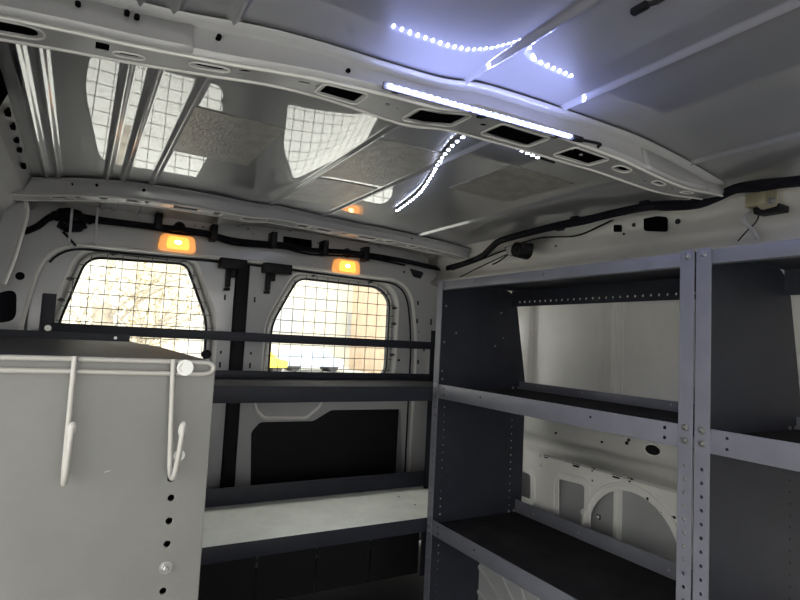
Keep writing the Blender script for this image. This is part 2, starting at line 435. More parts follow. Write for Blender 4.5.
# rear doors
CX = .548   # gap between the doors at the top
winL = [(92, 258), (184, 265), (206, 324), (204, 374), (54, 369), (58, 330), (78, 260)]
winL = [(88, 258), (186, 265), (206, 322), (204, 376), (50, 372), (58, 328), (74, 260)]
winR = [(298, 279), (378, 288), (388, 300), (388, 374), (266, 372), (268, 324)]
wl = pY(winL, 2.315); wl = [wl[0], wl[1], wl[2], (wl[2][0], Z(-.17)), (-.062, Z(-.17)), wl[5]]
wrr = pY(winR, 2.315); wrr = [wrr[0], wrr[1], (1.262, wrr[2][1]), (1.262, Z(-.17)), (.705, Z(-.17)), (.705, wrr[5][1])]
WL = rounded(wl, [.05, .03, .05, .04, .05, .06], 6)
WR = rounded(wrr, [.04, .04, .05, .06, .03, .05], 6)
def grow(poly, d): return shrink(poly, -d)
def door(name, x0, x1, W, side):
    o = empty(name, ((x0+x1)/2, 2.30, .03)); tag(o, kind='structure')
    top = Z(.283); out = rounded([(x0, .05), (x1, .05), (x1, top), (x0, top)], [.01, .01, .10 if side > 0 else .01, .10 if side < 0 else .01], 7)
    big = [(p[0], min(p[1], Z(.272))) for p in grow(W, .042)]
    big = [p for i, p in enumerate(big) if abs(p[0]-big[i-1][0])+abs(p[1]-big[i-1][1]) > 1e-4]
    if side > 0:
        cut = rounded(pY([(250, 520), (403, 520), (400, 409), (331, 410), (313, 421), (260, 422), (251, 432)], 2.285), .012)
        hand = rounded(pY([(254, 401), (322, 401), (318, 408), (306, 418), (264, 418), (256, 410)], 2.279), .015)
    else:
        cut = rounded([(-.08, .30), (.43, .30), (.43, Z(-.335)), (-.08, Z(-.335))], .02); hand = None
    plateY('inner_panel', out, [big, cut], 2.285, .004, M['paint'], o)
    # stepped frame round the window: outer lip, sloped channel, inner edge
    n = len(W); bigc = [(p[0], min(p[1], Z(.272))) for p in grow(W, .042)]
    for nm, A, ya, B, yb, mm in (('window_channel', bigc, 2.284, grow(W, .022), 2.312, 'pale'), ('window_lip', grow(W, .022), 2.312, grow(W, .004), 2.309, 'pale')):  # pale colour puts the light on channel and lip into the material
        bm = bmesh.new()
        a = [bm.verts.new((p[0], ya, p[1])) for p in A]; b = [bm.verts.new((p[0], yb, p[1])) for p in B]
        for i in range(n): bm.faces.new((a[i], a[(i+1) % n], b[(i+1) % n], b[i]))
        q = link(nm, bm, M[mm], o, True); md = q.modifiers.new('s', 'SOLIDIFY'); md.thickness = .002; md.offset = 1
    bm = bmesh.new(); P = grow(W, .003); tube(bm, [(p[0], 2.308, p[1]) for p in P]+[(P[0][0], 2.308, P[0][1])], .0042, 8)
    link('glass_seal', bm, M['rubber'], o, True)
    e0_, e1_ = x0-(.05 if side < 0 else 0), x1+(.05 if side > 0 else 0)
    plateY('outer_skin', [(e0_, 0), (e1_, 0), (e1_, top+.02), (e0_, top+.02)], [W], 2.332, .003, M['outer'], o)
    plateY('trim_board', rect(.60, 1.345, .15, .665) if side > 0 else rect(-.12, .47, .25, .645), [], 2.312, .004, M['dark'], o)
    if hand:
        # bright rim of the handle recess
        bm = bmesh.new(); tube(bm, [(p[0], 2.280, p[1]) for p in hand]+[(hand[0][0], 2.280, hand[0][1])], .008, 8); link('handle_recess', bm, M['pale'], o, True)
        plateY('handle_cup', hand, [], 2.279, .004, M['paint'], o)
    # latch at the top of the shut edge
    hx = x1-.075 if side < 0 else x0+.045
    a = at(221, 257, 'Y', 2.225) if side < 0 else at(265, 262, 'Y', 2.225)
    b = at(247, 270, 'Y', 2.225) if side < 0 else at(292, 275, 'Y', 2.225)
    bm = bmesh.new(); box(bm, (a.x, 2.222, b.z), (b.x, 2.275, a.z), .004)
    l = link('latch', bm, M['black'], o, True)
    a2 = at(227, 268, 'Y', 2.262) if side < 0 else at(267, 272, 'Y', 2.262)
    bm = bmesh.new(); box(bm, (a2.x, 2.255, a2.z-.075), (a2.x+.018, 2.282, a2.z), .003); box(bm, (a2.x+.018, 2.26, a2.z-.035), (a2.x+.038, 2.282, a2.z), .003)
    box(bm, (a2.x-.004, 2.25, a2.z-.09), (a2.x+.016, 2.282, a2.z-.078), .003); link('striker', bm, M['black'], l, True)
    # slots along the shut edge
    sx = x1-.035 if side < 0 else x0+.03
    for z in (Z(.14), Z(-.02), Z(-.08), Z(-.13), Z(-.25)):
        h = .012 if z in (Z(-.08),) else .022
        bm = bmesh.new(); box(bm, (sx-.0035, 2.2815, z-h/2), (sx+.0035, 2.2835, z+h/2)); link('slot', bm, M['dark'], o)
    bm = bmesh.new(); sx2 = x1-.09 if side < 0 else x1-.06
    cyl(bm, (sx2, 2.2835, Z(-.09)), (0, -1, 0), .019 if side < 0 else .006, .003, 16); link('plug', bm, M['dark'], o)
    return o
d1 = door('door_1', -.155, .530, WL, -1)
d2 = door('door_2', .585, 1.375, WR, 1)
bm = bmesh.new(); box(bm, (.530, 2.262, .05), (.585, 2.325, Z(.285)), .012); link('centre_seal', bm, M['rubber'], d2, True)
for nm, W in (('window_1', WL), ('window_2', WR)):
    g = plateY(nm, grow(W, .006), [], 2.320, .004, M['glass']); tag(g, kind='structure')

# right side of the van ------------------------------------------------------
# cantrail (closed box section under the roof edge)
prof = [(1.345, Z(.440)), (1.375, Z(.424)), (1.40, Z(.418)), (1.426, Z(.415)), (1.438, Z(.406)), (1.442, Z(.383)), (1.450, Z(.368)), (1.478, Z(.352)), (1.488, Z(.335)), (1.482, Z(.312)), (1.462, Z(.298)), (1.462, Z(.284)),
        (1.500, Z(.272)), (1.545, Z(.258)), (1.552, Z(.235)), (1.545, Z(.205)), (1.52, Z(.195)), (1.515, Z(.17))]
cr = extrude_profile('trim_3', prof, 'Y', -1.4, 2.26, M['pale'], th=.002); tag(cr, kind='structure')
def dark_patch(parent, pts, ax, val, off, name='cutout', r=.003, m='void'):
    q = [at(a, b, ax, val) for a, b in pts]
    if ax == 'X':
        return plateX(name, rounded([(p.y, p.z) for p in q], r), [], val+off, .002, M[m], parent)
    return plateY(name, rounded([(p.x, p.z) for p in q], r), [], val+off, .002, M[m], parent)
dark_patch(cr, [(644, 215), (668, 217), (668, 232), (644, 231)], 'X', 1.4395, -.001, r=.01)
dark_patch(cr, [(614, 225), (622, 225), (622, 232), (614, 232)], 'X', 1.4395, -.001)
for px, py, r in ((678, 221.5, .008), (634, 220, .005), (634, 225, .006), (624, 234, .004), (556, 246, .004), (662, 207, .004)):
    p = at(px, py, 'X', 1.4405); bm = bmesh.new(); cyl(bm, p, (-1, 0, 0), r, .002, 14); link('cutout', bm, M['dark'], cr)
# side wall: a structure of upper skin, ribs, belt rail and pierced lower panel
w = empty('wall_right', (1.53, 1.0, .0)); tag(w, kind='structure')
plateX('outer_skin', [(-1.4, 0), (2.26, 0), (2.26, Z(.22)), (-1.4, Z(.22))], [], 1.585, .003, M['outer'], w)
plateX('upper_panel', [(-1.4, Z(-.20)), (2.26, Z(-.20)), (2.26, Z(.20)), (-1.4, Z(.20))], [], 1.535, .003, M['pale'], w)
for y0, y1, h in ((1.235, 1.262, .022), (1.262, 1.30, .010), (1.62, 1.68, .025), (.42, .46, .012), (1.205, 1.212, .006)):
    bm = bmesh.new(); box(bm, (1.535-h, y0, Z(-.15)), (1.537, y1, Z(.20)), .003); link('stiffener', bm, M['pale'], w, True)
belt = [(1.532, Z(-.19)), (1.515, Z(-.205)), (1.500, Z(-.222)), (1.492, Z(-.26)), (1.496, Z(-.31)), (1.512, Z(-.325)), (1.535, Z(-.335)), (1.545, Z(-.355)), (1.535, Z(-.372)), (1.505, Z(-.380)), (1.492, Z(-.388))]
br = extrude_profile('belt_rail', belt, 'Y', -1.4, 2.26, M['pale'], w, th=.002)
XL = 1.490
circp = pX([(604.7, 514.8), (627.4, 490.7), (662, 522.8)], XL)
(lx, _), (tx, tz), (rx, _) = circp
cxx = tx; rr = max(lx-tx, .12)
hl = []
cc = (tx-.015, tz-.175)
ccirc = [(cc[0]+.165*math.cos(a), cc[1]+.175*math.sin(a)) for a in [2*math.pi*k/36 for k in range(36)]]
hl.append(ccirc)
hl.append(rounded(pX([(559, 478.7), (584.7, 485.4), (584.2, 526.8), (558.8, 517.4)], XL), .012))
hl.append(rounded(pX([(512, 467), (530.8, 474.7), (530.8, 500), (512, 491)], XL), .012))
for (a, b, ww) in ((576, 466, .03), (616, 477, .03), (546, 457, .022), (673, 517, .02)):
    p = at(a, b, 'X', XL); hl.append(rect(p.y-ww/2, p.y+ww/2, p.z-.004, p.z+.004, .003))
for (a, b, r) in ((592.5, 470, .005), (629.5, 480.6, .006), (592.5, 480.6, .004), (647.6, 498.7, .005), (661, 513, .005), (541, 465.6, .004), (540, 456, .004), (598, 517, .005)):
    p = at(a, b, 'X', XL); hl.append(circ((p.y, p.z), r, 10))
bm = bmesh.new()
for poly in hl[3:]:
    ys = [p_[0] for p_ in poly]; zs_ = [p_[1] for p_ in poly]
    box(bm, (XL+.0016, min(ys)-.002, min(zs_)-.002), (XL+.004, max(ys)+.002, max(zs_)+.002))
link('hole_shade', bm, M['void'], w)  # black pieces put the shade inside the small holes into colour
lp = plateX('lower_panel', [(-1.4, .16), (2.26, .16), (2.26, Z(-.386)), (-1.4, Z(-.386))], hl, XL, .003, M['pale'], w, bevel=.001)
# raised rims round the cut-outs
bm = bmesh.new(); tube(bm, [(XL-.002, cc[0]+.185*math.cos(a), cc[1]+.195*math.sin(a)) for a in [2*math.pi*k/40 for k in range(41)]], .006, 6)
for hh_ in (hl[1], hl[2]):
    g = grow(hh_, .022); tube(bm, [(XL-.001, p[0], p[1]) for p in g]+[(XL-.001, *g[0])], .005, 6)
link('pressed_rim', bm, M['pale'], w, True)
for k in (2, 5, 9, 13, 20, 28, 34):
    a = 2*math.pi*k/40; bm = bmesh.new(); cyl(bm, (XL-.0, cc[0]+.19*math.cos(a), cc[1]+.20*math.sin(a)), (-1, 0, 0), .013, .004, 14, .011)
    cyl(bm, (XL-.004, cc[0]+.19*math.cos(a), cc[1]+.20*math.sin(a)), (-1, 0, 0), .004, .001, 10)
    link('boss', bm, M['pale'], w, True)
# belt openings
p = at(653, 450, 'X', 1.491)
bm = bmesh.new(); tube(bm, [(1.491, p.y+.028*math.cos(a), p.z+.018*math.sin(a)) for a in [2*math.pi*k/20 for k in range(21)]], .004, 6); link('oval_rim', bm, M['pale'], w, True)
plateX('oval_opening', circ((p.y, p.z), .024, 20, .014), [], 1.489, .002, M['dark'], w)
for a, b, r in ((627, 443, .006), (602, 442, .004), (556, 433, .004), (629, 440, .005)):
    p = at(a, b, 'X', 1.492); bm = bmesh.new(); cyl(bm, (1.4925, p.y, p.z), (-1, 0, 0), r, .003, 10); link('belt_hole', bm, M['dark'], w)
# skin reinforcements seen through the round opening
bm = bmesh.new(); box(bm, (1.555, 1.235, .2), (1.585, 1.25, Z(-.40)), .003); link('inner_brace', bm, M['pale'], w, True)
bm = bmesh.new(); tube(bm, [(1.583, 1.24, Z(-.64)), (1.583, .95, Z(-.60)), (1.583, .7, Z(-.66))], .008, 6, sm=5); link('crease', bm, M['outer'], w, True)
# wheel arch with pressed ribs
bm = bmesh.new()
R = .40; yc = 1.25; xi = 1.27
A = []; B = []
for k in range(25):
    a = math.pi*k/24; y = yc+.42*math.cos(a); z = .0+.31*math.sin(a)
    A.append(bm.verts.new((xi, y, max(z, 0)))); B.append(bm.verts.new((1.49, yc+.46*math.cos(a), max(.34*math.sin(a), 0))))
for k in range(24): bm.faces.new((A[k], A[k+1], B[k+1], B[k]))
bm.faces.new(A)
for k in range(1, 24, 2):
    a = math.pi*k/24
    tube(bm, [(xi-.001, yc+.20*math.cos(a), .15*math.sin(a)), (xi-.001, yc+.415*math.cos(a), .305*math.sin(a)), (1.49, yc+.458*math.cos(a), .339*math.sin(a))], .007, 6)
link('wheel_arch', bm, M['outer'], w, True)

# left side of the van -------------------------------------------------------
prof = [(-.145, Z(.435)), (-.165, Z(.405)), (-.175, Z(.385)), (-.20, Z(.375)), (-.235, Z(.34)), (-.245, Z(.28)), (-.27, Z(.255)), (-.285, Z(.20)), (-.285, Z(.15))]
cl = extrude_profile('trim_4', prof, 'Y', -1.4, 2.26, M['paint'], th=.002); tag(cl, kind='structure')
wl_ = plateX('wall_left', [(-1.4, 0), (2.26, 0), (2.26, Z(.17)), (-1.4, Z(.17))], [rect(-1.30, .63, .06, Z(.14), .05)], -.288, .003, M['pale']); tag(wl_, kind='structure')
wf = plateY('wall_front', [(-.34, 0), (1.56, 0), (1.56, Z(.40)), (-.30, Z(.42))], [rect(-.16, 1.40, Z(-.20), Z(.36), .08)], -1.4, .004, M['pale']); tag(wf, kind='structure')
# rear pillar cover and pierced upper rail on the left
pc = [(-60, 150), (-8, 118), (24, 196), (27, 214), (13, 262), (4, 284), (-60, 300)]
plateY('pillar_cover', pY(pc, 2.10), [], 2.10, .004, M['paint'], cl)
bm = bmesh.new(); tube(bm, [at(a, b, 'Y', 2.095) for a, b in ((-8, 118), (10, 160), (24, 196), (27, 214), (20, 240), (13, 262), (4, 284))], .006, 8, sm=4); link('pillar_bead', bm, M['pale'], cl, True)
for px, py, wd in ((8, 112, .016), (13, 126, .014), (17, 140, .010), (24, 166, .014), (20, 150, .008), (12, 100, .012)):
    p = at(px, py, 'X', -.157); bm = bmesh.new(); box(bm, (p.x-.006, p.y-wd, p.z-.005), (p.x+.004, p.y+wd, p.z+.005), .001); link('slot', bm, M['void'], cl)
q_ = [at(a, b, 'X', -.152) for a, b in ((-30, 60), (6, 62), (13, 76), (8, 92), (-2, 108), (-30, 130))]
plateX('cutout', [(p.y, p.z) for p in q_], [], -.152, .003, M['void'], cl)

# ================================================================= SHELVING
def tray(parent, name, x0, x1, y0, y1, zt, front, lip_f, lip_b, m, surf=None, drop=.0, holes=0, child_m=None):
    """sheet shelf with turned-down front lip and turned-up back lip. front: 'x-' or 'y-' side that faces the aisle"""
    o = empty(name, ((x0+x1)/2, (y0+y1)/2, zt)); o.parent = parent; o.matrix_parent_inverse = parent.matrix_world.inverted()
    zs = zt-drop
    boxo('deck', (x0, y0, zs-.003), (x1, y1, zs), surf or m, o)
    if front == 'x-':
        boxo('front_lip', (x0-.002, y0, zt-lip_f), (x0+.002, y1, zt), m, o, .0008)
        boxo('front_return', (x0, y0, zt-lip_f), (x0+.018, y1, zt-lip_f+.002), m, o)
        if lip_b: boxo('back_lip', (x1-.002, y0, zs), (x1+.001, y1, zs+lip_b), m, o, .0008)
    else:
        boxo('front_lip', (x0, y0-.002, zt-lip_f), (x1, y0+.002, zt), m, o, .0008)
        boxo('front_return', (x0, y0, zt-lip_f), (x1, y0+.018, zt-lip_f+.002), m, o)
        if lip_b: boxo('back_lip', (x0, y1-.002, zs), (x1, y1+.001, zs+lip_b), m, o, .0008)
    return o
XF, XB = 1.05, 1.425
def slotx(parent, y, z, w=.012, h=.007, x=None):
    bm = bmesh.new(); cyl(bm, ((XF if x is None else x)-.0019, y, z), (-1, 0, 0), h/2, .0009, 10)
    box(bm, ((XF if x is None else x)-.0028, y-w/2+h/2, z-h/2), ((XF if x is None else x)-.0019, y+w/2-h/2, z+h/2))
    return link('slot', bm, M['dark'], parent)
def rack(name, y0, y1, label, far=True):
    t = thing(name, ((XF+XB)/2, (y0+y1)/2, 0), label, 'shelving unit')
    # end panels with a front flange (the post) pierced on a 25 mm pitch
    for yp, inner in ((y1, -1), (y0, 1)):
        outl = [(XF+.002, .03), (XB+.03, .03), (XB+.03, Z(-.14)), (XB-.025, Z(.16)), (XB-.06, Z(.205)), (XF+.002, Z(.205))]
        if name == 'shelving_unit' and yp == y1: pass
        hs_ = []
        for k in range(26):
            z = .10+.0254*k
            hs_.append(circ((XF+.045, z), .0028, 8)); hs_.append(circ((XB-.028, z), .0028, 8))
        ep = plateY('end_panel', rounded(outl, [0, .01, .03, .03, .02, 0]), hs_, yp, .002, M['steel_shaded'], t)
        # post flange in the aisle plane
        a, b = (yp-.029, yp+.001) if inner < 0 else (yp-.001, yp+.029)
        ph = []; yc_ = (a+b)/2
        for k in range(27):
            z = .075+.0254*k
            if z < Z(-.105): ph.append(circ((yc_-.000, z), .0036, 10))
        post = plateX('post', rounded([(a, .03), (b, .03), (b, Z(.212)), (a, Z(.212))], [0, 0, .004, .004]), ph, XF-.004, .0022, M['steel'], t, bevel=.0004)
        for z in (Z(.199), Z(-.140), Z(-.166), Z(-.59), Z(-.612)):
            if not (yp == y1 and far and z > Z(0)): bolt((XF-.005, yc_, z), (-1, 0, 0), .0052, post)
        for z in (Z(-.150), Z(-.172), Z(-.592), Z(-.612)):       # back corner screws, seen from inside
            for xx in (XB-.03, XB-.006):
                bolt((xx, yp+inner*.001, z), (0, inner, 0), .0035, ep)
        if yp == y1 and far:
            for px, py in ((446, 306), (501, 313), (456, 333), (483, 337), (444, 342), (495, 346), (503, 338), (442, 371), (442, 379), (470, 520)):
                p = at(px, py, 'Y', yp); bolt((p.x, yp-.001, p.z), (0, -1, 0), .0024, ep)
    y0_, y1_ = y0+.002, y1-.002
    top = tray(t, 'top_shelf', XF, XB-.05, y0_, y1_, Z(.208), 'x-', .028, 0, M['steel'], M['steel_shaded'])
    mid = tray(t, 'middle_shelf', XF, XB+.0, y0_, y1_, Z(-.136), 'x-', .046, .028, M['steel'], M['mat'], drop=.018)
    low = tray(t, 'bottom_shelf', XF, XB+.0, y0_, y1_, Z(-.577), 'x-', .046, .045, M['steel'], M['mat'], drop=.020)
    # perforated stiffener under the top shelf at the back
    nh = int((y1_-y0_-.04)/.0254)
    sh = [circ((y0_+.025+.0254*k, Z(.163)), .0038, 8) for k in range(nh)]
    plateX('perforated_strip', [(y0_, Z(.147)), (y1_, Z(.147)), (y1_, Z(.205)), (y0_, Z(.205))], sh, XB-.052, .002, M['steel_shaded'], t)
    for (sh_, zc) in ((mid, Z(-.158)), (low, Z(-.600))):
        for yy in (y0+.06, y0+.25, y1-.25, y1-.06):
            if zc > Z(-.3) and yy in (y0+.06,):
                slotx(sh_, yy, zc+.010); slotx(sh_, yy, zc-.010)
            elif yy in (y1-.06,):
                slotx(sh_, yy, zc+.010, .007, .006); slotx(sh_, yy, zc-.010, .007, .006)
            else: slotx(sh_, yy, zc+.004, .008, .006)
        for yy in (y0+.08, y0+.3, y1-.3, y1-.1):
            bm = bmesh.new(); cyl(bm, (XB-.002, yy, sh_.location.z+.0), (-1, 0, 0), .003, .001, 8); link('hole', bm, M['zinc'], sh_)
    for yy in (y0+.10, y0+.42, y1-.2):
        bm = bmesh.new(); cyl(bm, (XF-.002, yy, Z(.195)), (-1, 0, 0), .0045, .0022, 14, .0035); link('rivet', bm, M['steel'], top)
    return t
u1 = rack('shelving_unit', .660, 1.572, 'grey steel shelving unit with an open back between the rear doors and the paired posts')
u2 = rack('shelving_unit', -.26, .654, 'near grey steel shelving unit cut off by the right edge of the photo', far=False)

# rear cross shelving in front of the doors
XR0, XR1, YF, YBk = -.07, 1.285, 1.588, 1.93
t = thing('shelving_unit', (.5, 1.75, 0), 'low dark shelving unit standing across the rear doors, with a single crossbar above its trays', 'shelving unit')
mid = tray(t, 'middle_shelf', XR0, XR1, YF, YBk, Z(-.148), 'y-', .048, .026, M['steel_shaded'], M['mat'], drop=.006)
low = tray(t, 'bottom_shelf', XR0, XR1, YF, YBk+.01, Z(-.582), 'y-', .045, .060, M['steel_shaded'], M['tray'])
for px, py in ((263, 381), (317, 381), (366, 382)):
    p = at(px, py, 'Y', YBk-.003); bolt((p.x, YBk-.002, p.z), (0, -1, 0), .003, mid, 'screw')
for px, py in ((399, 497), (415, 505)):
    p = at(px, py, 'Z', Z(-.582)); bolt((p.x, p.y, Z(-.582)), (0, 0, 1), .0025, low, 'screw')
for px, py in ((304, 409), (262, 398), (215, 395)):
    p = at(px, py, 'Y', YF-.002)
# raised bracket at the right end of the middle tray
bm = bmesh.new(); box(bm, (1.262, YBk-.05, Z(-.150)), (1.292, YBk-.046, Z(-.092)), .001); link('corner_bracket', bm, M['steel_shaded'], mid)
bar_y = 1.90
a = at(43, 293, 'Y', bar_y); b = at(57, 293, 'Y', bar_y)
post = boxo('post', (a.x, bar_y-.001, .03), (b.x, bar_y+.002, a.z), M['steel_shaded'], t)
boxo('post_side', (a.x, bar_y-.03, .03), (a.x+.002, bar_y, a.z-.005), M['steel_shaded'], t)
boxo('post', (1.24, bar_y-.001, .03), (1.27, bar_y+.002, Z(.05)), M['steel_shaded'], t)
c1 = at(52, 322.5, 'Y', bar_y-.004); c2 = at(52, 333, 'Y', bar_y-.004)
cb = boxo('crossbar', (c1.x, bar_y-.006, c2.z), (1.262, bar_y-.003, c1.z), M['steel_shaded'], t, .0008)
boxo('crossbar_return', (c1.x, bar_y-.022, c2.z), (1.262, bar_y-.004, c2.z+.002), M['steel_shaded'], cb)
p = at(48, 328, 'Y', bar_y); bolt((p.x, bar_y-.002, p.z), (0, -1, 0), .006, post)
# side sheet of the rear unit by the right unit, and legs
boxo('leg', (XR1-.030, YF+.002, .0), (XR1, YF+.005, Z(-.582)), M['steel_shaded'], t)
boxo('end_panel', (XR0-.002, YF, .03), (XR0, YBk+.01, Z(-.140)), M['steel_shaded'], t)
for k in range(6):
    boxo('back_board', (XR0+.22*k+.004, YBk, .03), (XR0+.22*(k+1)-.002, YBk+.004, Z(-.60)), M['dark'], t)

# left shelving unit: the end panel faces the camera
YL = .665; XLr = .139
t = thing('shelving_unit', (-.05, 1.1, 0), 'left shelving unit whose broad grey end panel faces the aisle', 'shelving unit')
pan_holes = []
pts = [(171, 478, .0038), (171, 497.6, .0036), (169, 520.5, .0036), (167, 543.5, .0036), (163, 590.5, .0036)]
for px, py, r in pts:
    p = at(px, py, 'Y', YL); pan_holes.append(circ((p.x, p.z), r, 14))
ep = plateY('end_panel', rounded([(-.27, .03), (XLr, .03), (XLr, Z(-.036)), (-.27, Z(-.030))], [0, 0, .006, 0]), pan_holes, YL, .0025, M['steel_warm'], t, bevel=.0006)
boxo('panel_return', (XLr-.003, YL, .03), (XLr, YL+.03, Z(-.038)), M['steel_warm'], t)
boxo('dark_backing', (XLr-.075, YL+.030, .03), (XLr-.004, YL+.032, Z(-.06)), M['dark'], t)
p = at(165.5, 567, 'Y', YL); bolt((p.x, YL-.001, p.z), (0, -1, 0), .0048, ep)
p = at(184, 397, 'Y', YL)
for px, py in ((183, 388), (181, 409)):
    p = at(px, py, 'Y', YL); bm = bmesh.new(); cyl(bm, (p.x, YL-.001, p.z), (0, -1, 0), .0035, .0008, 14, .0025); link('dimple', bm, M['steel_warm'], ep, True)
# scratches: bright rubbed paint on the panel
for (x0_, y0_, x1_, y1_, w_) in ((139, 548, 146, 545, .0007), (196, 476, 193, 492, .0006), (104, 472, 110, 470, .0009)):
    a = at(x0_, y0_, 'Y', YL); b = at(x1_, y1_, 'Y', YL)
    bm = bmesh.new(); tube(bm, [(a.x, YL-.0012, a.z), (b.x, YL-.0012, b.z)], w_, 5); link('scratch', bm, M['wire'], ep)
# top tray with a stepped far corner
topo = [(-.27, YL+.004), (XLr-.002, YL+.004), (XLr-.002, 1.14), (XLr+.004, 1.20), (XLr-.010, 1.25), (XLr-.006, 1.32), (XLr-.022, 1.36), (XLr-.026, 1.52), (-.27, 1.52)]
tp = plateZ('top_shelf', topo, [], Z(-.036), .003, M['steel_shaded'], t)
boxo('far_lip', (-.27, 1.52, Z(-.038)), (XLr-.030, 1.523, Z(-.018)), M['steel_shaded'], t)
p = at(115, 343, 'Y', 1.518); bolt((p.x, 1.519, Z(-.027)), (0, -1, 0), .0025, tp, 'screw')
boxo('side_lip', (XLr-.004, YL+.03, Z(-.075)), (XLr-.002, 1.30, Z(-.037)), M['steel_shaded'], t)
for z in (Z(-.36), Z(-.66)):
    tray(t, 'inner_shelf', -.27, XLr-.006, YL+.034, 1.52, z, 'y-', .03, .0, M['steel_shaded'])
boxo('end_panel', (-.27, 1.524, .03), (XLr-.03, 1.527, Z(-.038)), M['steel_shaded'], t)

# wire hook rail screwed to the panel
rr_ = .0029
hk = thing('hook_rail', (.0, YL-.006, Z(-.04)), 'pale wire coat hook rail screwed along the top of the left end panel', 'hooks')
yr = YL-.0065
def q(px, py, yy=yr): return at(px, py, 'Y', yy)
bm = bmesh.new()
loop = [q(-70, 356), q(60, 358.5), q(150, 361), q(200, 362.5), q(209, 363), q(213.5, 367), q(211, 372), q(204, 374), q(150, 373), q(60, 371), q(-70, 369)]
tube(bm, loop[:4], rr_, 10); tube(bm, loop[3:8], rr_, 10, sm=5); tube(bm, loop[7:], rr_, 10)
link('rail_loop', bm, M['wire'], hk, True)
def hook(xt, yt, xb, yb, tilt):
    a = q(xt, yt); b = q(xb, yb)
    pts_ = [(a.x, yr-.004, a.z), (a.x*.7+b.x*.3, yr-.0045, a.z*.7+b.z*.3), (b.x, yr-.005, b.z+.022), (b.x+tilt*.1, yr-.008, b.z+.007), (b.x+tilt*.25, yr-.017, b.z),
            (b.x+tilt*.45, yr-.028, b.z+.006), (b.x+tilt*.7, yr-.035, b.z+.026), (b.x+tilt*.9, yr-.038, b.z+.044), (b.x+tilt, yr-.037, b.z+.057)]
    bm = bmesh.new(); sp_ = smooth_path(pts_, 6); n = len(sp_)
    tube(bm, sp_, [rr_]*22+[rr_*1.1], 10)
    bmesh.ops.create_uvsphere(bm, u_segments=12, v_segments=10, radius=1, matrix=Matrix.Translation(sp_[-1]-V(0, 0, .003))@Matrix.Rotation(.1, 4, 'Y')@Matrix.Diagonal((rr_*1.5, rr_*.9, rr_*3.0, 1)))
    return link('hook', bm, M['wire'], hk, True)
hook(75, 356, 63.5, 479, .003); hook(173, 359, 168, 474, .0055)
p = q(184.5, 367.5); bm = bmesh.new()
cyl(bm, (p.x, yr+.004, p.z), (0, -1, 0), .0088, .0085, 24); cyl(bm, (p.x, yr-.0045, p.z), (0, -1, 0), .0058, .0035, 6); cyl(bm, (p.x, yr-.008, p.z), (0, -1, 0), .0026, .0004, 10)
link('washer_screw', bm, M['zinc'], hk)
p = at(179, 455, 'Y', YL); bolt((p.x, YL-.001, p.z), (0, -1, 0), .0042, ep)

# ================================================================= LAMPS
def lerp(a, b, t): return Vector(a)*(1-t)+Vector(b)*t
# LED light bar on the roof bow
yb = YB0-.016-.025
A = at(385, 85.5, 'Y', yb); B = at(571, 137, 'Y', yb)
lb = thing('led_light_bar', tuple((A+B)/2), 'long rigid white LED light bar on the front face of the roof cross member', 'light')
d = (B-A).normalized(); nrm = V(0, -1, -.18).normalized(); nrm = (nrm-nrm.dot(d)*d).normalized(); up = nrm.cross(d)
def obox(bm, c, u, v, w_, su, sv, sw, bev=0):
    T = Matrix(((u.x, v.x, w_.x, c.x), (u.y, v.y, w_.y, c.y), (u.z, v.z, w_.z, c.z), (0, 0, 0, 1)))
    b_ = bmesh.new(); box(b_, (-su/2, -sv/2, -sw/2), (su/2, sv/2, sw/2), bev); b_.transform(T)
    me = bpy.data.meshes.new('x'); b_.to_mesh(me); b_.free(); bm.from_mesh(me); bpy.data.meshes.remove(me)
L = (B-A).length; C = (A+B)/2
bm = bmesh.new(); obox(bm, C, d, up, nrm, L+.008, .011, .005, .0015); link('housing', bm, M['ledbar'], lb, True)
NL = 27
for i in range(NL):
    c = lerp(A, B, (i+.5)/NL)+nrm*.0050
    bm = bmesh.new(); obox(bm, c, d, up, nrm, .0026, .0034, .0038); link('led', bm, M['led'], lb)
for t_ in (.06, .5, .94):
    bm = bmesh.new(); obox(bm, lerp(A, B, t_)-nrm*.012, d, up, nrm, .010, .008, .024); link('mounting_clip', bm, M['black'], lb)
bm = bmesh.new(); obox(bm, B+d*.016, d, up, nrm, .028, .011, .009, .003); pl = link('cable_plug', bm, M['black'], lb, True)
e0 = B+d*.03; bm = bmesh.new(); tube(bm, [e0, e0+d*.012+V(0, 0, .001), at(600, 144, 'Y', yb+.004), at(598, 147, 'Y', yb+.004)], .003, 8, sm=5); link('cable', bm, M['black'], lb, True)

# LED tape behind the bow, curve of glowing dots on the rear roof
def roofpt(px, py, off):
    z = Z(.455)
    for _ in range(6):
        p = at(px, py, 'Z', z); z = roofz(p.x)-off
    return at(px, py, 'Z', z)
def glow_dots(name, pix, n, label, off=.007, w_=.008, size=.0055, group=None):
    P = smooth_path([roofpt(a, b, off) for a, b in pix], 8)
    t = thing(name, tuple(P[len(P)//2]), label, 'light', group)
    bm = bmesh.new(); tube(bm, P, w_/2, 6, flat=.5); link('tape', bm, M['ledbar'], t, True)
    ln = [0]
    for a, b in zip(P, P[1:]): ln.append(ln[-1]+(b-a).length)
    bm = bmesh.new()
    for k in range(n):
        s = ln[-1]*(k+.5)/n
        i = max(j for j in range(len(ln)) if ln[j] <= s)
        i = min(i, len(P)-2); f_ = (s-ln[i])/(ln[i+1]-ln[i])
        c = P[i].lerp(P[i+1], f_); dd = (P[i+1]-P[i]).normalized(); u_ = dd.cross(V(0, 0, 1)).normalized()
        bm = bmesh.new(); obox(bm, c-V(0, 0, w_*.30), dd, u_, u_.cross(dd), size, size, .0022); link('led', bm, M['glowdot'], t)
    return t
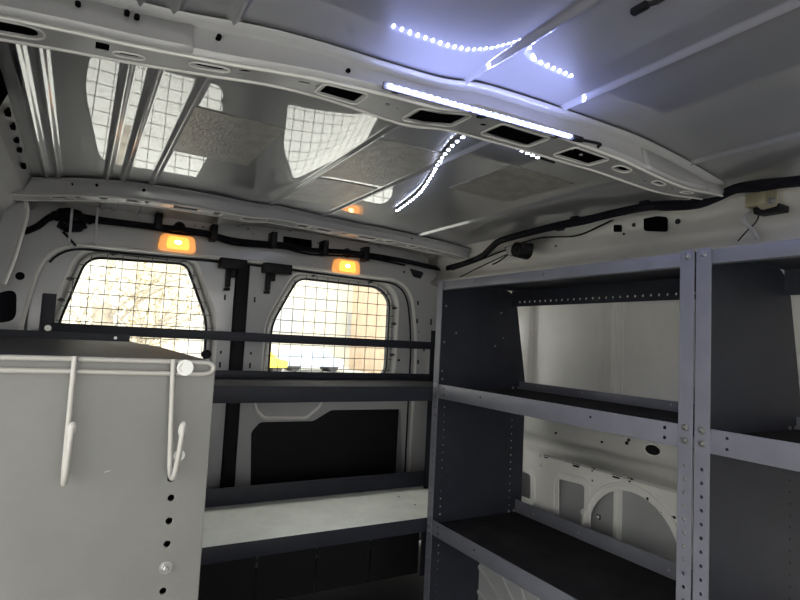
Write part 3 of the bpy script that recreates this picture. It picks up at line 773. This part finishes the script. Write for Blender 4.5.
glow_dots('glow_dots', [(466, 134), (452, 145), (440, 160), (431, 176), (418, 194), (396, 211)], 26, 'curved string of white LEDs hanging down the rear roof panel beside the square pads')  # curved line of glowing dots, source not settled
t2 = glow_dots('glow_dots', [(470, 131), (500, 141), (526, 151.5), (540, 157.5)], 12, 'short white LED tape peeping out behind the lower edge of the roof cross member', off=.016)
pp = [roofpt(540, 157.5, .016), roofpt(546, 160, .015), roofpt(554, 162.5, .012)]
bm = bmesh.new(); tube(bm, pp, .0028, 8, sm=4); link('cable', bm, M['black'], t2, True)

# plug hanging at the top of the roof
p0 = roofpt(632, 13, .008); p1 = roofpt(648, 4, .008); p2 = roofpt(668, -4, .006)
t = thing('cable_plug', tuple(p0), 'black cable plug lying against the front roof panel near the top edge', 'plug')
dd = (p1-p0).normalized(); u_ = dd.cross(V(0, 0, 1)).normalized(); w__ = u_.cross(dd)
bm = bmesh.new(); obox(bm, lerp(p0, p1, .5), dd, u_, w__, (p1-p0).length, .010, .009, .002); link('plug_body', bm, M['black'], t, True)
bm = bmesh.new(); tube(bm, [p1, lerp(p1, p2, .4)-V(0, 0, .002), p2, p2+dd*.12], .003, 8, sm=4); link('cable', bm, M['black'], t, True)
bm = bmesh.new(); cyl(bm, p0-dd*.001, dd, .003, .003, 10); link('contact', bm, M['zinc'], t)

# amber lamps in the header
def lamp(px, py, s, label, tone):
    c = at(px, py, 'Y', 2.235)
    t = thing('interior_lamp', (c.x, 2.257, c.z), label, 'lamp', None)
    plateY('lens', rounded([(c.x-.070*s, c.z-.034*s), (c.x+.070*s, c.z-.034*s), (c.x+.060*s, c.z+.030*s), (c.x-.060*s, c.z+.030*s)], .02*s), [], 2.248, .012, M['smoke'], t, bevel=.004)
    plateY('inner_lens', rounded([(c.x-.040*s, c.z-.026*s), (c.x+.044*s, c.z-.026*s), (c.x+.038*s, c.z+.022*s), (c.x-.036*s, c.z+.022*s)], .014*s), [], 2.240, .010, M['amber'], t, bevel=.004)
    bm = bmesh.new(); bmesh.ops.create_uvsphere(bm, u_segments=16, v_segments=10, radius=.016*s, matrix=Matrix.Translation((c.x, 2.235, c.z))@Matrix.Diagonal((1.2, .35, .8, 1)))
    link('bulb', bm, M['bulb'], t, True)
    bm = bmesh.new(); bmesh.ops.create_uvsphere(bm, u_segments=14, v_segments=8, radius=.017*s, matrix=Matrix.Translation((c.x+.004, 2.25, c.z+.062*s)))
    cyl(bm, (c.x+.004, 2.258, c.z+.062*s), (0, -1, 0), .022*s, .004, 16)
    link('socket', bm, M['black'], t, True)
    for dx_ in (-.086, .086): pass
    return t
lamp(178, 242.5, 1.0, 'lit amber lamp in the header above the left rear window', 1)
lamp(347.5, 266, .98, 'lit amber lamp in the header above the right rear window', .9)

# ================================================================= HARNESSES AND HARDWARE
hp = [(24, 232), (38, 226), (52, 216), (70, 213), (84, 217), (110, 221), (150, 226), (178, 229), (205, 233), (232, 240), (258, 243), (285, 245), (310, 250), (345, 252), (375, 256), (405, 261), (436, 268), (450, 269)]
P = [at(a, b, 'Y', 2.212) for a, b in hp]
t = thing('wiring_harness', tuple(P[9]), 'black taped wiring loom running across the header above the rear doors', 'wiring')
bm = bmesh.new(); tube(bm, P, .011, 8, sm=4); link('loom', bm, M['tape'], t, True)
bm = bmesh.new(); P2 = [at(a, b+3.5+1.5*math.sin(a*.11), 'Y', 2.208) for a, b in hp[4:-2]]; tube(bm, P2, .005, 6, sm=4); link('branch_wire', bm, M['tape'], t, True)
bm = bmesh.new(); P2 = [at(a, b, 'Y', 2.225) for a, b in ((48, 219), (56, 216), (64, 215), (74, 216), (83, 219), (92, 222))]; tube(bm, P2, [.010, .018, .024, .026, .024, .018, .010], 12, sm=4)
P2 = [at(a, b, 'Y', 2.23) for a, b in ((58, 224), (66, 227), (78, 227), (86, 225))]; tube(bm, P2, [.012, .018, .018, .012], 12, sm=4); link('connector_bundle', bm, M['tape'], t, True)
bm = bmesh.new(); tube(bm, [at(a, b, 'Y', 2.24) for a, b in ((63, 232), (70, 239), (76, 246))], .004, 6, sm=4); link('branch_wire', bm, M['tape'], t, True)
for px, py in ((158, 222), (213, 234), (272, 241), (323, 249), (364, 255)):
    p = at(px, py, 'Y', 2.235); bm = bmesh.new(); box(bm, (p.x-.012, 2.198, p.z-.030), (p.x+.012, 2.257, p.z+.034), .004); link('clip', bm, M['black'], t, True)
# thin pale straps over the loom at the far left
for px in (72.5, 98):
    a = at(px, 207, 'Y', 2.185); b = at(px, 246, 'Y', 2.19)
    bm = bmesh.new(); box(bm, (a.x-.004, 2.183, b.z), (a.x+.004, 2.187, a.z), .001); link('strap', bm, M['paint'], t)

def zp(px, py, x): return at(px, py, 'X', x)
side = [(448, 268, 1.46), (466, 263, 1.44), (482, 256, 1.40), (492, 247, 1.35), (500, 241, 1.325), (520, 235, 1.31), (560, 225, 1.31), (590, 219, 1.32), (615, 213, 1.33), (645, 207, 1.34), (670, 205, 1.335), (697, 204, 1.335), (715, 198, 1.335), (735, 189, 1.335), (760, 185, 1.33), (800, 181, 1.33), (860, 174, 1.33)]
P = [zp(*s) for s in side]
t = thing('wiring_harness', tuple(P[8]), 'black taped wiring loom sagging along the right roof edge above the shelving', 'wiring')
bm = bmesh.new(); tube(bm, P, .0125, 8, sm=5); link('loom', bm, M['tape'], t, True)
bm = bmesh.new(); tube(bm, [V(p.x-.006, p.y, p.z-.007+.004*math.sin(i*1.7)) for i, p in enumerate(P)], .006, 7, sm=5); link('loom', bm, M['tape'], t, True)
bm = bmesh.new(); tube(bm, [zp(a, b, 1.425) for a, b in ((505, 248), (540, 238), (575, 236), (600, 226), (622, 215))], .0028, 6, sm=5); link('branch_wire', bm, M['tape'], t, True)
bm = bmesh.new(); tube(bm, [zp(a, b, 1.43) for a, b in ((452, 270), (475, 262), (500, 252), (512, 249))], .003, 6, sm=5); link('branch_wire', bm, M['tape'], t, True)
bm = bmesh.new(); tube(bm, [zp(a, b, 1.43) for a, b in ((460, 277), (478, 268), (497, 259), (515, 250))], .0025, 6, sm=5); link('branch_wire', bm, M['tape'], t, True)
for s in ((697, 203, 1.335), (645, 205, 1.34), (575, 220, 1.325), (560, 227, 1.325)):
    p = zp(*s); bm = bmesh.new(); box(bm, p-V(.010, .014, .012), p+V(.010, .014, .012), .004); link('clip', bm, M['black'], t, True)

# lock motor at the rear right corner
p = zp(519, 250, 1.395)
t = thing('lock_motor', tuple(p), 'round black motor bolted to the right roof rail near the rear corner', 'motor')
bm = bmesh.new(); cyl(bm, p+V(.04, 0, 0), (-1, 0, 0), .032, .055, 20, .028); cyl(bm, p+V(-.015, 0, 0), (-1, 0, 0), .012, .006, 16); link('motor_body', bm, M['black'], t, True)
bm = bmesh.new(); box(bm, p+V(-.012, -.055, -.002), p+V(.022, -.020, .020), .003); link('connector', bm, M['black'], t, True)
bm = bmesh.new(); box(bm, p+V(.0, .018, -.012), p+V(.032, .075, .022), .003); link('bracket', bm, M['paint'], t, True)
bm = bmesh.new(); tube(bm, [p+V(0, .06, -.01), p+V(-.005, .10, -.03), p+V(0, .15, -.04)], .003, 6, sm=4); link('wire', bm, M['tape'], t, True)

# roof handle bracket on the right rail, near
p = zp(766, 199, 1.40)
t = thing('roof_bracket', tuple(p), 'zinc bracket with one bolt hanging under the right roof rail', 'bracket')
plateX('plate', rounded(pX([(755, 188), (777, 189), (777, 206), (762, 210), (753, 203)], 1.392), .004), [], 1.392, .003, M['brass'], t)
bm = bmesh.new(); box(bm, (1.39, p.y-.005, p.z-.015), (1.44, p.y+.045, p.z+.02), .004); link('hanger', bm, M['brass'], t, True)
pb = zp(771, 200.5, 1.388); bolt((1.3895, pb.y, pb.z), (-1, 0, 0), .0065, t)
bm = bmesh.new(); tube(bm, [zp(a, b, 1.42) for a, b in ((752, 196), (752, 208), (745, 217), (744, 222), (752, 229), (757, 239))], .005, 8, sm=3, flat=.6); link('strap', bm, M['paint'], t, True)
bm = bmesh.new(); tube(bm, [zp(a, b, 1.42) for a, b in ((760, 212), (756, 222), (746, 232), (738, 241))], .002, 6, sm=3); link('wire', bm, M['tape'], t, True)
bm = bmesh.new(); box(bm, (1.40, p.y-.03, p.z-.032), (1.445, p.y+.03, p.z-.015), .003); link('rubber_pad', bm, M['black'], t, True)

# damping pads stuck under the roof
def pad(x0, x1, y0, y1, label):
    bm = bmesh.new(); nx = 10
    lo = []; hi = []
    for i in range(nx+1):
        x = x0+(x1-x0)*i/nx; z = roofz(x)
        lo.append([bm.verts.new((x, y, z-.0022)) for y in (y0, y1)]); hi.append([bm.verts.new((x, y, z-.0002)) for y in (y0, y1)])
    for i in range(nx):
        bm.faces.new((lo[i][0], lo[i][1], lo[i+1][1], lo[i+1][0])); bm.faces.new((hi[i][0], hi[i+1][0], hi[i+1][1], hi[i][1]))
        for j in (0, 1): bm.faces.new((lo[i][j], lo[i+1][j], hi[i+1][j], hi[i][j]))
    for i in (0, nx): bm.faces.new((lo[i][0], hi[i][0], hi[i][1], lo[i][1]))
    o = link('damping_pad', bm, M['pad']); tag(o, label, 'pad', 'sound damping pads under the roof'); return o
pad(.155, .333, 1.09, 1.392, 'brownish rectangular pad stuck to the roof panel between the two rear window reflections')
pad(.527, .722, 1.06, 1.400, 'larger brownish pad stuck to the roof panel beside the curved LED string')  # LED string: the curve of glow_dots, source not settled
pad(.527, .722, 1.428, 1.715, 'brownish pad stuck to the roof panel right in front of the rear header')
pad(.880, 1.100, 1.030, 1.290, 'dim grey pad stuck to the roof panel right of the curved LED string')  # LED string: the curve of glow_dots, source not settled

# window grilles
def grille(W, label, px=.0508, pz=.0508, x_off=0, z_off=0):
    xs_ = [p[0] for p in W]; zs_ = [p[1] for p in W]
    big = grow(W, .018)
    t = thing('window_grille', ((min(xs_)+max(xs_))/2, 2.296, min(zs_)), label, 'grille')
    def span(poly, ax, c):
        v = []
        n = len(poly)
        for i in range(n):
            a, b = poly[i], poly[(i+1) % n]
            if (a[ax]-c)*(b[ax]-c) < 0:
                k = (c-a[ax])/(b[ax]-a[ax]); v.append(a[1-ax]+(b[1-ax]-a[1-ax])*k)
        return (min(v), max(v)) if len(v) > 1 else None
    bm = bmesh.new()
    x = min(xs_)-.02+x_off
    while x < max(xs_)+.03:
        s = span(big, 0, x)
        if s and s[1]-s[0] > .02: tube(bm, [(x, 2.296, s[0]), (x, 2.296, s[1])], .0016, 5)
        x += px
    z = min(zs_)-.02+z_off
    while z < max(zs_)+.03:
        s = span(big, 1, z)
        if s and s[1]-s[0] > .02: tube(bm, [(s[0], 2.292, z), (s[1], 2.292, z)], .0016, 5)
        z += pz
    link('wire_mesh', bm, M['grille'], t)
    return t, span, big
for W, lab in ((WL, 'square wire mesh grille over the left rear window'), (WR, 'square wire mesh grille over the right rear window')):
    t, span, big = grille(W, lab)
    xs_ = [p[0] for p in W]; zs_ = [p[1] for p in W]
    cs = []
    w_ = max(xs_)-min(xs_)
    for fx in (.3, .8):
        s = span(big, 0, min(xs_)+w_*fx); cs.append((min(xs_)+w_*fx, s[1]+.004))
    for fz in (.25, .6, .78):
        z = min(zs_)+(max(zs_)-min(zs_))*fz; s = span(big, 1, z)
        cs.append(((s[1]+.008) if W is WR else (s[0]-.008), z))
    for cx_, cz_ in cs:
        bm = bmesh.new(); cyl(bm, (cx_, 2.312, cz_), (0, -1, 0), .007, .016, 12); tube(bm, [(cx_-.012, 2.294, cz_-.003), (cx_, 2.291, cz_+.004), (cx_+.012, 2.294, cz_-.003)], .0025, 6, sm=3)
        link('clip', bm, M['grille'], t, True)

# ================================================================= OUTSIDE
M['wallpale'] = mat('pale_render', (.52, .50, .42), .8, var=.05, vscale=.6)
M['brick'] = mat('warm_brick', (.36, .27, .19), .8, var=.15, vscale=2)
M['ochre'] = mat('ochre_panel', (.42, .36, .26), .8, var=.1, vscale=1.5)
M['asph'] = mat('pale_yard', (.42, .42, .40), .9, var=.1, vscale=.5)
M['bark'] = mat('bark', (.32, .28, .22), .9, var=.3, vscale=10)
M['twig'] = mat('dry_leaves', (.30, .25, .16), .9, var=.3, vscale=12)
M['yellow'] = mat('yellow_paint', (.80, .55, .06), .4)
M['red'] = mat('pale_blue_paint', (.40, .46, .55), .4)
M['tyre'] = mat('tyre', (.03, .03, .03), .8)
M['cglass'] = mat('car_glass', (.08, .10, .12), .1)
GZ = -.55
g = boxo('ground', (-40, -30, GZ-.05), (50, 60, GZ), M['asph']); tag(g, kind='structure')
def building(x0, x1, y0, y1, h, m, label, win=()):
    t = thing('building', ((x0+x1)/2, y0, GZ), label, 'building')
    boxo('wall', (x0, y0, GZ), (x1, y1, GZ+h), m, t)
    boxo('roof', (x0-.2, y0-.2, GZ+h), (x1+.2, y1+.2, GZ+h+.25), M['outer'], t)
    for (a, b, c, d_) in win:
        f_ = boxo('window', (a, y0-.05, c), (b, y0+.02, d_), M['wallpale'], t); boxo('pane', (a+.08, y0-.07, c+.08), (b-.08, y0-.05, d_-.08), M['outer'], f_)
    return t
building(-6, 15.0, 27, 32, 7.5, M['wallpale'], 'pale rendered building filling the view beyond both rear windows', ((8.0, 9.6, 1.0, 2.4), (12.2, 13.4, 1.0, 2.4)))
building(11.6, 15, 21.5, 25, 6.5, M['brick'], 'brown building at the right edge of the right rear window')
building(.80, 1.75, 12, 13, 3.4, M['ochre'], 'narrow ochre hut in the middle of the left rear window')
def tree(x, y, h, label):
    t = thing('tree', (x, y, GZ), label, 'tree')
    bm = bmesh.new(); tube(bm, [(x, y, GZ), (x+.05, y, GZ+h*.3), (x-.05, y+.05, GZ+h*.6)], .11, 10, sm=3)
    tips = []
    for k in range(11):
        a = random.uniform(0, 6.28); s = V(x, y, GZ+h*random.uniform(.25, .6)); l = random.uniform(.5, 1.1)
        e = s+V(math.cos(a)*l, math.sin(a)*l*.7, random.uniform(.3, 1.0)); mid_ = (s+e)/2+V(0, 0, .1)
        tube(bm, [s, mid_, e], .016, 5, sm=3); tips += [mid_, e]
        for q_ in range(4):
            e2 = mid_+V(random.uniform(-.5, .5), random.uniform(-.4, .4), random.uniform(.1, .6)); tube(bm, [mid_, e2], .008, 4); tips.append(e2)
    link('trunk', bm, M['bark'], t, True)
    bm = bmesh.new()
    for c in tips:
        for _ in range(14):
            q_ = c+V(random.gauss(0, .16), random.gauss(0, .16), random.gauss(0, .14)); s = .035
            u1_ = V(random.gauss(0, 1), random.gauss(0, 1), random.gauss(0, 1)).normalized()*s; v1_ = V(random.gauss(0, 1), random.gauss(0, 1), random.gauss(0, 1)).normalized()*s
            bm.faces.new([bm.verts.new(q_+u1_), bm.verts.new(q_+v1_), bm.verts.new(q_-u1_)])
    f_ = link('foliage', bm, M['twig'], t); return t
tree(.25, 7.2, 2.9, 'bare brown tree outside the left part of the left rear window')
def car(x, y, m, label, s=1):
    t = thing('car', (x, y, GZ), label, 'car')
    prof = rounded([(-1.9, .3), (1.9, .3), (2.0, .8), (1.2, .95), (.7, 1.45), (-.9, 1.45), (-1.5, .95), (-2.0, .85)], .12, 3)
    plate('body', [(a*s, b*s) for a, b in prof], [], 1.5*s, (x, y, GZ), (1, 0, 0), (0, 0, 1), m, t, bevel=.06)
    plate('side_window', [(a*s, b*s) for a, b in rounded([(-1.25, .97), (.95, .97), (.6, 1.38), (-.8, 1.38)], .06, 3)], [], 1.66*s, (x, y, GZ), (1, 0, 0), (0, 0, 1), M['cglass'], t)
    for wx in (-1.25, 1.25):
        bm = bmesh.new(); cyl(bm, (x+wx*s, y-.80*s, GZ+.32*s), (0, 1, 0), .32*s, 1.6*s, 24); link('wheel', bm, M['tyre'], t, True)
    return t
car(6.15, 22, M['yellow'], 'yellow car parked outside, at the left edge of the right rear window', .6)
car(8.9, 23.2, M['red'], 'pale blue car parked outside, right of the yellow one', .7)

# ================================================================= LIGHT
W_ = bpy.data.worlds.new('sky'); S.world = W_; W_.use_nodes = True
bg = W_.node_tree.nodes['Background']
bg.inputs['Color'].default_value = (1.0, .99, .95, 1); bg.inputs['Strength'].default_value = 6.0

S.view_settings.view_transform = 'Standard'; S.view_settings.look = 'None'; S.view_settings.gamma = 1
S.view_settings.use_curve_mapping = False
S.view_settings.exposure = 0.0
